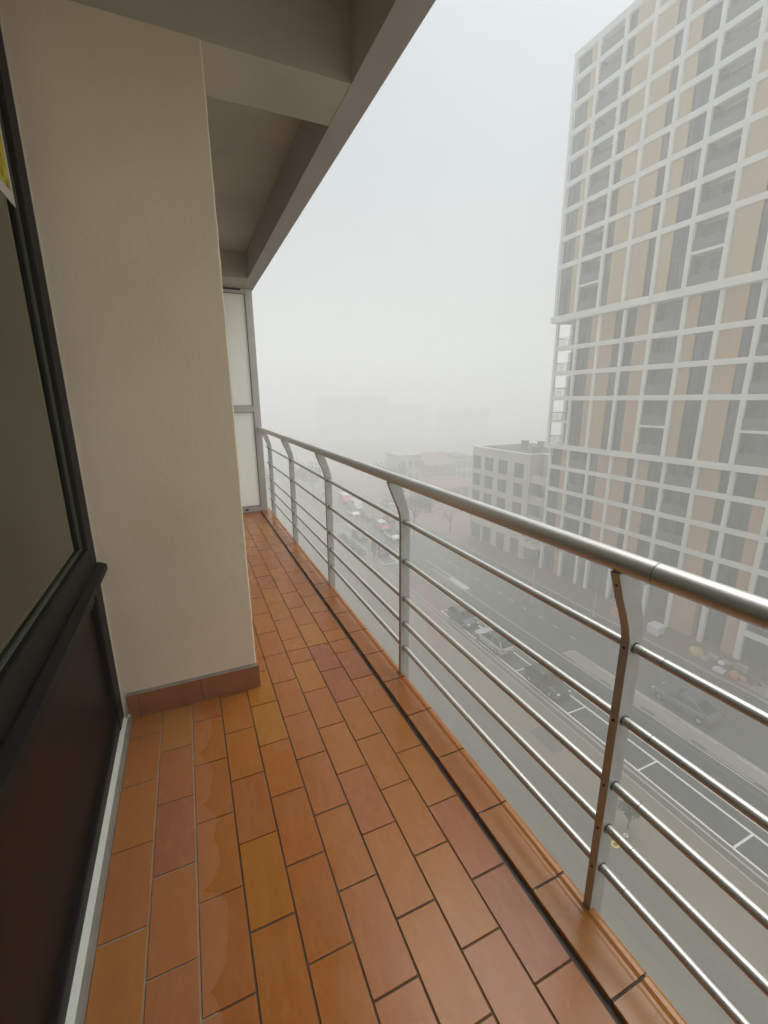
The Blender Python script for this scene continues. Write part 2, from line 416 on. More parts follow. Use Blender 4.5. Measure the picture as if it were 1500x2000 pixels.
M['drop'] = mat('water drop', (.9, .9, .9), .02, 0, .5, Transmission_Weight=1.0, IOR=1.33)
wd = MB()
for k in range(150):
    yy = random.uniform(.05, 4.5); rr = random.uniform(.0012, .0026) if k % 12 else .0038
    wd.blob((HX-.004+random.uniform(-.004, .004), yy, HZ-HR-rr*.25), rr*random.uniform(.8, 1.3), rr*random.uniform(1, 2.2), rr, 8, 5)
for z in RZ:
    for k in range(26):
        yy = random.uniform(.2, 3.5); rr = random.uniform(.0009, .0018)
        wd.blob((.908, yy, z-.0115-rr*.2), rr, rr*1.4, rr, 6, 4)
wdo = wd.build('water_drops', M['drop'], rl); wdo['kind'] = 'stuff'

# ------------------------------------------------------------------ street materials
def wet_ground(name, a, b, scale=.25, rough=.55, streak=True, dark=(.42, .42, .42), stain=.6):
    mt = mat(name, a, rough); g = NG(mt)
    n1 = g.noise(scale, 6, g.scale((1, .35, 1))); c = g.ramp(n1, [(.3, a), (.7, b)])
    n2 = g.noise(1.6, 4, g.scale((2.2, .16, 1)), .6, .4)
    c = g.mix(g.math('MULTIPLY', g.ramp(n2, [(.52, 0.), (.72, 1.)]), stain), c, g.mix(1., c, dark, 'MULTIPLY'))
    c = g.mix(.25, c, g.ramp(g.noise(28, 2), [(.2, (0., 0., 0.)), (.8, (.5, .5, .5))]), 'SOFT_LIGHT')
    g.col(c); g.rough(g.ramp(n1, [(.3, rough-.15), (.7, rough+.1)])); g.bump(g.noise(18, 3), .15, .02)
    return mt
def brickpave(name, a, b, mortar, sx=.21, sy=.105):
    mt = mat(name, a, .6); g = NG(mt)
    br = g.n('TexBrick'); br.inputs['Color1'].default_value = (*a, 1); br.inputs['Color2'].default_value = (*b, 1); br.inputs['Mortar'].default_value = (*mortar, 1)
    br.inputs['Scale'].default_value = 1; br.inputs['Brick Width'].default_value = sx; br.inputs['Row Height'].default_value = sy; br.inputs['Mortar Size'].default_value = .008
    g.l(g.co, br.inputs['Vector']); n = g.noise(.35, 5); n2 = g.noise(1.5, 4, g.scale((2, .2, 1)))
    c = g.mix(.7, br.outputs['Color'], g.ramp(n, [(.3, a), (.7, b)]))
    c = g.mix(g.math('MULTIPLY', g.ramp(n2, [(.5, 0.), (.75, 1.)]), .45), c, g.mix(1., c, (.55, .55, .55), 'MULTIPLY'))
    g.col(c); g.bump(br.outputs['Fac'], .2, -.01); g.rough(g.ramp(n, [(.3, .4), (.7, .65)]))
    return mt
M['ground'] = wet_ground('far ground', (.10, .095, .08), (.15, .14, .115), .08, .6)
M['tarmac'] = wet_ground('wet tarmac', (.075, .073, .066), (.115, .112, .098), .12, .5)
M['tarmac_dark'] = wet_ground('dark tarmac', (.034, .038, .041), (.052, .056, .059), .2, .45, stain=.3)
M['plaza'] = wet_ground('plaza paving', (.072, .067, .045), (.135, .120, .080), .11, .45, stain=.9)
M['brickpath'] = brickpave('brick path', (.145, .125, .09), (.185, .158, .115), (.12, .10, .08))
M['redpave'] = brickpave('red paving', (.15, .085, .068), (.20, .115, .09), (.09, .07, .06))
M['median'] = brickpave('pale median paving', (.26, .25, .21), (.31, .30, .25), (.20, .19, .16), .3, .3)
M['kerbstone'] = noisy('concrete kerb', (.30, .30, .27), (.40, .40, .36), 3, .7)
M['soil_dark'] = noisy('dark paving joint', (.07, .066, .052), (.11, .10, .082), 2, .7)
M['line'] = noisy('road paint', (.66, .67, .61), (.80, .81, .75), 1.6, .6)
M['line_thin'] = noisy('worn road paint', (.38, .39, .35), (.52, .53, .48), 2.2, .6)

def sheet(name, x0, x1, y0, y1, z, mt, kind='structure'):
    b = MB(); b.box(x0, x1, y0, y1, z-.1, z); return b.build(name, mt, kind=kind)
b = MB(); b.box(-400, 460, -420, 440, -.2, 0); b.build('ground', M['ground'], kind='structure')
def strip(name, x0, x1, y0, y1, z0, z1, mt):
    b = MB(); b.box(x0, x1, y0, y1, z0, z1); return b.build(name, mt, kind='structure')
strip('road', 27.75, 40.5, -60, 330, .001, .012, M['tarmac'])
strip('bus_lane', 27.80, 30.62, -60, 43, .0125, .016, M['tarmac_dark'])
strip('parking_strip', 25.02, 27.70, -14.6, 40.2, .001, .014, M['tarmac_dark'])
strip('parking_road', 25.02, 27.74, 44, 330, .001, .012, M['tarmac'])
strip('plaza_paving', -.6, 19.6, -60, 330, .001, .014, M['plaza'])
strip('brick_path', 19.605, 24.0, -60, 330, .001, .016, M['brickpath'])
strip('near_pavement', 24.005, 24.985, -60, 330, .001, .020, M['plaza'])
strip('far_pavement', 40.72, 60, -60, 200, .001, .14, M['redpave'])
kbm = MB(); kbm.box(40.52, 40.70, -60, 200, .001, .15); kbm.box(24.52, 24.66, -60, 330, .0205, .028); kbm.box(23.96, 24.05, -60, 330, .0205, .026)
kbm.build('kerb_line', M['kerbstone'], kind='structure')
strip('median_strip', 31.05, 32.35, -60, 27.5, .0125, .09, M['median'])
# tile crossing of the cycle path
cp = MB(); cp.prism([(20.2, 33.5), (21.8, 33.2), (27.6, 47.5), (26.0, 48.4)], 'z', .0215, .024); cp.build('cycle_path', M['redpave'], kind='structure')

mk = MB(); Z1 = .0205; Z2 = .024
mk.box(24.95, 25.09, -14.7, 40.2, .021, Z2)
for yy in (40.1, 33.4, 27.2, 21.1, 15.1, 9.4, 3.4, -2.6, -8.6, -14.6): mk.box(25.09, 26.85, yy-.06, yy+.06, Z1, Z2)
mk.box(26.85, 27.02, -14.7, 40.1, Z1, Z2)
for yy in (74, 80.5, 62, 56.5): mk.box(25.2, 27.3, yy-.08, yy+.08, Z1, Z2)
mk.box(27.3, 27.45, 56.5, 62, Z1, Z2); mk.box(27.3, 27.45, 74, 80.5, Z1, Z2); mk.box(25.1, 25.2, 56.5, 80.5, Z1, Z2)
mk.m = 1
mk.box(27.71, 27.83, -60, 60, Z1, Z2); mk.box(30.64, 30.76, -60, 52, Z1, Z2)
for k in range(14): mk.box(30.93, 31.03, 26-3.9*k-2.9, 26-3.9*k, Z1, Z2); mk.box(32.12, 32.26, 24.7-3.9*k-2.6, 24.7-3.9*k, .0915, .094)
mk.box(32.42, 32.56, -60, 27.5, Z1, Z2); mk.box(31.05, 32.42, 27.52, 27.64, Z1, Z2)
mk.box(31.6, 31.75, 44, 56, Z1, Z2); mk.box(30.9, 31.6, 43.9, 48, Z1, Z2-.002)
mk.box(37.5, 37.66, 14.55, 15.2, Z1, Z2)
for k in range(12):
    yy = 29+2.4*k; mk.box(34.2+.1*(k % 3), 34.36+.1*(k % 3), yy, yy+.7, Z1, Z2)
for k in range(10): mk.box(29.6, 29.72, 60+7*k, 63+7*k, Z1, Z2)
mk.box(42.75, 42.85, 8, 17.6, .1415, .145)
mk.build('road_markings', [M['line'], M['line_thin']], kind='structure')
M['redpaint'] = noisy('faded red spray paint', (.34, .12, .11), (.24, .15, .12), 5, .6)
gm = MB()
for k in range(26):
    a = (13.2+random.uniform(-.9, 1.0), 31.0+random.uniform(-2.6, 2.4)); L = random.uniform(.3, .9); t = random.uniform(-.7, .7)
    dx, dy = math.cos(t+1.5)*L, math.sin(t+1.5)*L; nx, ny = -dy/L*.045, dx/L*.045
    gm.prism([(a[0]+nx, a[1]+ny), (a[0]-nx, a[1]-ny), (a[0]+dx-nx, a[1]+dy-ny), (a[0]+dx+nx, a[1]+dy+ny)], 'z', .0165+.0002*k, .0180+.0002*k)
gm.build('painted_scribble', M['redpaint'], kind='structure')

M['iron'] = noisy('cast iron', (.05, .048, .045), (.09, .085, .08), 12, .5, .4, 40, .01)
for k, (x, y, z, lb) in enumerate(((17.2, 16.4, .016, 'round iron manhole cover on the plaza below the railing'), (29.2, 12.6, .018, 'round iron manhole cover in the dark lane beside the parking bays'), (36.1, 21.5, .014, 'round iron manhole cover on the far carriageway near the slate saloon'), (15.6, 25.2, .016, 'round iron manhole cover on the plaza farther along the railing'))):
    q = MB(); q.tube((x, y, z-.002), (x, y, z+.006), .34, n=24); q.tube((x, y, z+.006), (x, y, z+.009), .27, n=20); tag(q.build('manhole_cover', M['iron']), lb, 'manhole cover', 'manhole covers in the street')
tk = MB()
for x0, wd in ((28.35, .22), (30.0, .20), (34.1, .24), (35.9, .22), (37.7, .2), (39.3, .2)): tk.box(x0, x0+wd, -40, 130, .0162, .0172)
M['tyre'] = mat('tyre polished tarmac', (.05, .05, .048), .32); g = NG(M['tyre']); g.col(g.ramp(g.noise(.7, 5, g.scale((3, .25, 1))), [(.35, (.060, .061, .060)), (.65, (.105, .103, .094))]))
pt_ = MB()
for x0, y0, dx, dy in ((14.2, 9.5, 1.3, 3.6), (16.3, 18.0, .8, 7.5), (5.5, 16, 1.6, 2.2), (11.8, 21, 2.4, 1.5), (17.6, 27.5, 1.0, 5.5), (21.0, 18.5, 1.2, 2.4), (12.5, 36, 2.2, 3.0)): pt_.box(x0, x0+dx, y0, y0+dy, .0162, .0185)
for x0, y0, dx, dy in ((28.1, 18.5, .9, 4.8), (35.0, 10.5, 2.2, 3.4), (37.9, 25, 1.2, 7.5), (33.2, 36, 2.6, 2.2), (29.5, 31, .7, 9)): pt_.box(x0, x0+dx, y0, y0+dy, .0174, .0188)
pt_.build('repair_patch', wet_ground('patched tarmac', (.075, .072, .062), (.115, .11, .092), .5, .6), kind='structure')
dr = MB()
for y0 in (6, 18, 30, 42, 54):
    for k in range(7): dr.box(24.70+k*.035, 24.72+k*.035, y0, y0+.42, .0202, .0225)
dr.build('gutter_grate', M['iron'], kind='structure')
tk.build('tyre_tracks', M['tyre'], kind='structure')
pj = MB()
for x0 in (4.2, 7.5, 10.8, 13.1, 15.3, 17.4): pj.box(x0, x0+.03, -40, 120, .0142, .0152)
for x0 in (18.9,): pj.box(x0, x0+.28, -40, 120, .0142, .0155)
pj.build('paving_joint', M['soil_dark'], kind='structure')

# ------------------------------------------------------------------ tower
M['frame_white'] = noisy('pale concrete frame', (.72, .735, .68), (.80, .815, .76), .6, .75)
def bricks(name, a, b):
    mt = mat(name, a, .85); g = NG(mt); x, y, z = g.xyz()
    cb = g.n('CombineXYZ'); g.l(y, cb.inputs[0]); g.l(z, cb.inputs[1])
    br = g.n('TexBrick'); br.inputs['Scale'].default_value = 1; br.inputs['Brick Width'].default_value = .24; br.inputs['Row Height'].default_value = .075; br.inputs['Mortar Size'].default_value = .008
    br.inputs['Color1'].default_value = (*a, 1); br.inputs['Color2'].default_value = (*b, 1); br.inputs['Mortar'].default_value = (.36, .30, .24, 1)
    g.l(cb.outputs[0], br.inputs['Vector']); n = g.noise(.5, 4)
    tz = g.n('MapRange'); g.l(g.attr(), tz.inputs[0])
    c = g.mix(.5, br.outputs['Color'], g.ramp(n, [(.3, a), (.7, b)]))
    g.col(g.mix(g.math('MULTIPLY', g.attr(), .95), c, (.54, .43, .25))); return mt
M['brick'] = bricks('facade brick', (.46, .245, .14), (.54, .32, .19))
M['win_frame'] = mat('window profile', (.05, .05, .045), .5)
def glassy(name, a, b):
    mt = mat(name, a, .08); g = NG(mt)
    n = g.noise(1.1, 3, g.scale((1, 1.4, .25))); g.col(g.mix(g.math('MULTIPLY', g.attr(), .75), a, g.ramp(n, [(.35, a), (.65, b)]))); return mt
M['win_glass'] = glassy('facade glass', (.035, .04, .037), (.24, .265, .275))
M['loggia'] = noisy('loggia wall', (.15, .15, .135), (.22, .215, .19), 1.2, .8)
M['roofing'] = noisy('bitumen roof', (.045, .047, .05), (.075, .077, .08), .5, .8)
M['bar'] = mat('loggia balustrade', (.13, .135, .125), .25)

tw = thing('apartment_tower', 'tall apartment tower with a pale grid of frames over brick panels across the street', 'building', (54, 25, 0))
NB = 13
YC = [45.6-3.2*i for i in range(NB+1)]
fg, bk, bd, lg, st, rfm = MB(), MB(), MB(), MB(), MB(), MB()
nwin = 0
def facade(X, zs, pattern, dbl, warm, lastbay=NB):
    """zs: centres of the horizontals; pattern[i] = what fills bay i; dbl: the storeys to which the bottom row reaches"""
    global nwin
    hb_ = .26
    for i in range(len(YC)):                    # uprights
        fg.box(X, X+.27, YC[i]-.21, YC[i]+.21, zs[0]+.0, zs[-1])
    for z in zs[1:-1]:                          # horizontals butt between the uprights
        for i in range(NB): fg.box(X+.004, X+.27, YC[i+1]+.2102, YC[i]-.2102, z-hb_, z+hb_)
    for k in range(len(zs)-1):
        z0, z1 = zs[k]+(.26 if k else 0), zs[k+1]-(.26 if k < len(zs)-2 else 0)
        for i in range(NB):
            a, c = YC[i+1]+.2102, YC[i]-.2102; w_ = c-a; pt = pattern[i % len(pattern)]; two = dbl and k == 0
            bk.tint = min(1, max(0, warm+random.uniform(-.12, .12)))
            if pt == 'L' or pt == 'C':          # loggia
                dd = 1.45 if pt == 'L' else 2.85
                lg.box(X+dd, X+dd+.15, a, c, z0, z1)
                if pt == 'C': lg.box(X+1.45, X+dd, a-.10, a, z0, z1)
                lg.box(X+.272, X+1.45, a-.10, a, z0, z1)
                if pt == 'L': lg.box(X+.272, X+1.45, c, c+.10, z0, z1)
                else:                            # corner loggia, open on its far side above the parapet bars
                    fg.box(X+2.5, X+3.0, c+.001, c+.42, z0, z1)
                fg.box(X+.272, X+dd, a, c+(.42 if pt == 'C' else 0), z0-.26, z0-.001)
                if two:
                    zm = (zs[0]+zs[1])/2; fg.box(X+.05, X+dd, a, c, zm-.13, zm+.13); tops = (z0, zm+.13)
                else: tops = (z0,)
                solid = pt == 'L'
                for t_ in tops:
                    st = MB() if i <= 9 else stf
                    st.box(X+.10, X+.14, a, c, t_+.98, t_+1.03)
                    [st.box(X+.115, X+.125, a+.02, c-.02, t_+.06, t_+.97)] if solid else [st.box(X+.11, X+.13, a+.1+q_*.3, a+.125+q_*.3, t_+.02, t_+.97) for q_ in range(9)]
                    if pt == 'C':
                        st.box(X+.272, X+2.5, c+.16, c+.20, t_+.98, t_+1.03)
                        for q_ in range(12): xx = X+.34+q_*.18; st.box(xx, xx+.025, c+.17, c+.19, t_+.02, t_+.98)
                    if i <= 9: st.build('balustrade', M['bar'], tw)
                d0 = (z0, (z1 if not two else zm-.13)); 
                lg.m = 1; lg.box(X+dd-.03, X+dd-.0005, a+.25, a+w_*.62, d0[0]+.05, d0[1]-.35); lg.m = 0
                continue
            side, fw = pt                         # 'l': window at the far (left) side; fw: its share of the bay
            if side == 'l': wy0, wy1, by0, by1 = c-w_*fw, c, a, c-w_*fw
            else: wy0, wy1, by0, by1 = a, a+w_*fw, a+w_*fw, c
            bk.box(X+.26, X+1.6, by0, by1, z0, z1)
            wb = MB()
            tgt = wb if i <= 9 else wst
            tgt.tint = random.choice((.2, .5, .7, 1.0, .9)) if warm > .5 else random.choice((0, 0, .2, .4, .7))
            tgt.m = 1; tgt.box(X+.40, X+1.6, wy0+.0015, wy1-.0015, z0, z1)
            tgt.m = 0; e = .07
            tgt.box(X+.33, X+.398, wy0+.002, wy0+e, z0, z1); tgt.box(X+.33, X+.398, wy1-e, wy1-.002, z0, z1)
            tgt.box(X+.33, X+.398, wy0+e, wy1-e, z0, z0+e); tgt.box(X+.33, X+.398, wy0+e, wy1-e, z1-e, z1)
            if wy1-wy0 > 1.2: ym = (wy0+wy1)/2; tgt.box(X+.345, X+.398, ym-.04, ym+.04, z0+e, z1-e)
            if two: zm = (z0+z1)/2; tgt.box(X+.342, X+.397, wy0+e, wy1-e, zm-.20, zm+.20)
            if i <= 9:
                wb.build('window', [M['win_frame'], M['win_glass']], tw); nwin += 1
wst = MB(); stf = MB()
# lower, middle and upper blocks, each standing 0.6 m proud of the one below
patL = [('l', .60), 'L', ('l', .36), ('r', .36), ('r', .60), 'L', ('r', .34), ('l', .60), 'L', ('l', .36), ('r', .36), 'L', ('r', .5)]
patM = ['C', ('l', .62), ('r', .40), ('l', .38), 'L', ('r', .62), ('r', .36), 'L', ('l', .4), ('r', .36), ('r', .60), 'L', ('r', .34)]
patT = [('l', .66), 'L', ('l', .28), ('r', .34), ('r', .60), 'L', ('r', .30), ('l', .60), 'L', ('r', .36), ('r', .60), 'L', ('r', .4)]
facade(45.0, [H-18.0, H-15.0, H-12.0, H-8.95, H-6.4], patL, False, .1)
facade(44.4, [H-5.8, H+.03, H+3.1, H+6.1, H+9.25], patM, True, .35)
facade(43.8, [H+9.95, H+15.5, H+18.5, H+21.5, H+24.2, H+26.8, H+29.3, H+31.9, H+34.4, H+36.3], patT, True, .85)
ye, ys = YC[0]+.21, YC[-1]-.21
fg.box(44.38, 46.6, ys, ye+.4, H-6.42, H-5.8)             # band over the lower block
fg.box(43.78, 46.0, ys, ye+.4, H+9.22, H+9.95)            # band over the middle block
fg.box(43.8, 44.9, ys, ye, H+36.3, H+37.0)                # parapet
fg.box(45, 46.6, ys, ye, H-18.28, H-18.0)
for yy, hw in ((45.6, .21), (42.05, .21), (39.27, .21), (37.65, .20), (34.3, .21), (32.8, .20), (29.6, .21), (26.8, .21), (23.4, .22), (20.04, .24), (16.8, .21), (13.6, .21), (10.4, .21), (7.2, .21), (4.0, .21)):
    fg.box(45.0, 45.4, yy-hw, yy+hw, 0.14, H-18.28)
fg.box(45.03, 45.38, 13.8, 19.8, H-21.3, H-20.8); fg.box(45.03, 45.38, 34.52, 37.44, H-19.6, H-19.3)
bk.tint = .1
for a, c in ((42.26, 43.3), (31.4, 32.59), (24.3, 26.58), (20.3, 21.5), (7.5, 9.0)): bk.box(45.25, 46.6, a, c, .14, H-18.28)
lg.m = 0
bd.box(46.6, 66, ys+.001, ye-.001, .13, H-6.42); bd.box(46.0, 66, ys+.001, YC[1], H-6.42, H+9.22); bd.box(47.41, 66, YC[1], ye-.001, H-6.42, H+9.22); bd.box(45.4, 66, ys+.001, ye-.001, H+9.22, H+36.6)
rfm.box(45.4, 66, ys, ye, H+36.6, H+36.9)
gfl = MB(); gfl.m = 1; gfl.tint = .3; gfl.box(45.9, 46.6, ys+.1, ye-.1, .14, H-18.29); gfl.m = 0
for k in range(27): yy = ys+.8+1.55*k; gfl.box(45.82, 45.899, yy-.04, yy+.04, .14, H-18.29)
gfl.box(45.82, 45.899, ys+.1, ye-.1, 3.0, 3.15)
fg.build('facade_grid', M['frame_white'], tw); bk.build('brick_wall', M['brick'], tw); bd.build('wall', M['frame_white'], tw)
lg.build('loggia_wall', [M['loggia'], M['win_glass']], tw); o = stf.build('far_balustrades', M['bar'], tw); o['kind'] = 'stuff'
rfm.build('roof', M['roofing'], tw); gfl.build('shop_front', [M['win_frame'], M['win_glass']], tw)
o = wst.build('far_windows', [M['win_frame'], M['win_glass']], tw); o['kind'] = 'stuff'

# ------------------------------------------------------------------ four-storey block beside the tower
M['cream'] = noisy('cream cladding', (.50, .49, .41), (.58, .57, .49), .4, .8)
mbd = thing('corner_block', 'low cream apartment block with a dark flat roof adjoining the tower', 'building', (52, 55, 0))
wl = MB(); TOP = H-7.9
rowsz = [(H-11.55, H-9.35), (H-14.45, H-12.4), (H-17.4, H-15.35)]
cols_ = [(60.9, 63.0), (57.6, 59.8), (54.1, 56.3), (50.4, 52.5)]
def wallgrid(X, y0, y1, z0, z1, holes, th=.3):
    """a wall in the plane x = X with real window openings"""
    ysx = sorted({y0, y1, *[h for q in holes for h in q[:2]]}); zsx = sorted({z0, z1, *[h for q in holes for h in q[2:]]})
    for a, c in zip(ysx, ysx[1:]):
        for d, e in zip(zsx, zsx[1:]):
            if any(q[0] <= (a+c)/2 <= q[1] and q[2] <= (d+e)/2 <= q[3] for q in holes): continue
            wl.box(X, X+th, a, c, d, e)
holes = [(a, c, d, e) for a, c in cols_ for d, e in rowsz]+[(60.2, 62.9, .15, H-21.2), (57.3, 59.6, .15, H-21.1), (53.8, 55.9, .15, H-21.1), (50.4, 52.4, .15, H-21.1)]
wallgrid(45.0, 49.2, 63.3, .14, TOP, holes)
wl.box(45.305, 58, 63.0, 63.3, .14, TOP); wl.box(45.305, 58, 49.2, 49.5, .14, TOP)
wl.box(47.5, 58, 45.83, 49.19, .14, TOP+.0); wl.box(57.7, 58, 49.5, 63.0, .14, TOP)
wl.build('wall', M['cream'], mbd)
for (a, c, d, e) in holes:
    q = MB(); q.m = 1; q.tint = random.choice((.3, .8, 1)); q.box(45.16, 45.30, a, c, d, e); q.m = 0
    q.box(45.10, 45.159, a, a+.08, d, e); q.box(45.10, 45.159, c-.08, c, d, e); q.box(45.10, 45.159, a+.08, c-.08, d, d+.08); q.box(45.10, 45.159, a+.08, c-.08, e-.08, e)
    ym = (a+c)/2; q.box(45.11, 45.159, ym-.05, ym+.05, d+.08, e-.08)
    q.build('window', [M['win_frame'], M['win_glass']], mbd)
q = MB()
for z in (H-8.2-3.6, H-8.2-6.7, H-8.2-9.7):
    q = MB(); q.prism([(45.35, z+1.1), (45.35, z-.15), (47.5, z-.15), (47.5, z+.15), (45.45, z+.15), (45.45, z+1.1)], 'y', 45.84, 49.18); q.build('balcony', M['cream'], mbd)
q = MB(); q.box(44.2, 47.5, 46.2, 49.6, H-21.3, H-21.0); q.build('canopy', M['cream'], mbd)
q = MB(); q.m = 1; q.box(47.35, 47.49, 46.4, 48.7, .15, H-21.6)
for d, e in rowsz: q.box(47.40, 47.49, 46.3, 48.3, d, e)
q.build('balcony_door', [M['win_frame'], M['win_glass']], mbd)
rf = MB(); rf.box(45.3, 57.7, 49.5, 63.0, TOP-.5, TOP-.25); ro = rf.build('roof', M['roofing'], mbd)
q = MB(); q.box(44.9, 45.35, 49.2, 63.4, TOP+.001, TOP+.12); q.box(45.351, 58.1, 63.0, 63.4, TOP+.001, TOP+.12); q.box(45.351, 58.1, 49.2, 49.45, TOP+.001, TOP+.12); q.box(57.6, 58.1, 49.45, 63.0, TOP+.001, TOP+.12)
q.build('parapet', M['frame_white'], mbd)
for a, c, hh in ((51.0, 57.3, 1.1), (52.9, 55.6, 1.0), (49.6, 53.0, .5)):
    q = MB(); q.box(a, a+.8, c, c+.9, TOP-.25, TOP+hh); q.box(a-.1, a+.9, c-.1, c+1.0, TOP+hh, TOP+hh+.1); q.build('roof_vent', M['alu_dull'], ro)

# ------------------------------------------------------------------ far buildings in the fog
M['far_brick'] = noisy('far brick', (.20, .11, .085), (.27, .155, .12), .3, .85)
M['far_grey'] = noisy('far render', (.07, .07, .065), (.10, .10, .095), .2, .85)
M['far_pale'] = noisy('fog-muted pale render', (.30, .30, .28), (.37, .37, .34), .3, .85)  # contrast lowered in the colour itself to imitate thicker fog
M['tiles_red'] = noisy('red roof tiles', (.18, .115, .095), (.23, .14, .115), .6, .8)  # red dulled in the colour so fog seems to veil the roofs
def block(name, label, cat, x0, x1, y0, y1, h, wm, rm_, gable=False, nw=(3, 6)):
    t = thing(name, label, cat, ((x0+x1)/2, (y0+y1)/2, 0))
    q = MB(); q.box(x0, x1, y0, y1, 0.02, h); q.build('wall', wm, t)
    q = MB()
    if gable:
        q.prism([(y0-.3, h), (y1+.3, h), ((y0+y1)/2, h+gable)], 'x', x0-.3, x1+.3)
    else: q.box(x0-.2, x1+.2, y0-.2, y1+.2, h, h+.4)
    q.build('roof', rm_, t)
    ns, nc = nw
    for k in range(ns):
        for i in range(nc):
            cx = x0+(x1-x0)*(i+.5)/nc; z = 1.2+(h-1)*k/ns; ww = (x1-x0)/nc*.28
            q = MB(); q.m = 1; q.box(cx-ww, cx+ww, y0-.06, y0+.05, z, z+(h/ns)*.5); q.m = 0; q.box(cx-ww-.06, cx+ww+.06, y0-.08, y0-.0, z-.12, z-.001)
            q.build('window', [M['win_frame'], M['win_glass']], t)
    return t
block('office_block', 'wide faint grey block fading into the fog above the queue of cars', 'building', 86, 132, 290, 315, H+2.6, M['far_grey'], M['roofing'], nw=(6, 8))
block('office_block', 'lower faint grey block right of the widest foggy block', 'building', 134, 168, 300, 322, H-3.5, M['far_grey'], M['roofing'], nw=(5, 6))
block('office_block', 'faint stepped grey block between the foggy blocks and the tower', 'building', 172, 205, 270, 290, H-7.0, M['far_grey'], M['roofing'], nw=(5, 6))
block('gabled_house', 'small pale house with a flat white top left of the brick houses in fog', 'building', 54.5, 61.5, 112, 121, 8.2, M['far_pale'], M['far_pale'], nw=(2, 3))
block('row_house', 'foggy brick house with a red pitched roof between two pale houses', 'building', 62.2, 71, 110, 120, 5.6, M['far_brick'], M['tiles_red'], gable=3.0, nw=(2, 4))
block('row_house', 'pale grey house right of the red-roofed house in the fog', 'building', 71.8, 77.5, 109, 119, 7.2, M['far_pale'], M['roofing'], nw=(2, 3))
block('row_house', 'low dark brick house with a red roof in fog nearest the cream block', 'building', 50, 62, 88, 97, 3.4, M['far_brick'], M['tiles_red'], gable=2.2, nw=(1, 5))
block('warehouse', 'long low reddish building beside the far end of the queue of cars', 'building', -2, 19, 112, 130, 5.5, M['far_brick'], M['roofing'], nw=(2, 7))

# ------------------------------------------------------------------ cars
def paint(name, c, r_=.28): return mat(name, c, .38, .1, .3, Coat_Weight=.25, Coat_Roughness=.15)
P = dict(black=paint('black paint', (.018, .019, .022)), silver=paint('silver paint', (.42, .43, .44)), blue=paint('slate paint', (.085, .10, .125)),
         grey=paint('grey paint', (.06, .065, .07)), red=paint('red paint', (.52, .06, .035)), white=paint('white paint', (.70, .70, .68)),
         maroon=paint('maroon paint', (.16, .04, .045)))
M['carglass'] = mat('car glass', (.008, .009, .010), .12, 0, .3)
M['rubber'] = mat('tyre rubber', (.02, .02, .02), .8); M['rim'] = mat('wheel rim', (.38, .38, .38), .3, .8)
M['lamp'] = mat('headlight lens', (.75, .75, .72), .1); M['tail'] = mat('tail light lens', (.35, .02, .02), .2)
M['trim'] = mat('car trim', (.02, .02, .02), .6); M['chrome'] = mat('chrome strip', (.6, .6, .6), .2, 1.)
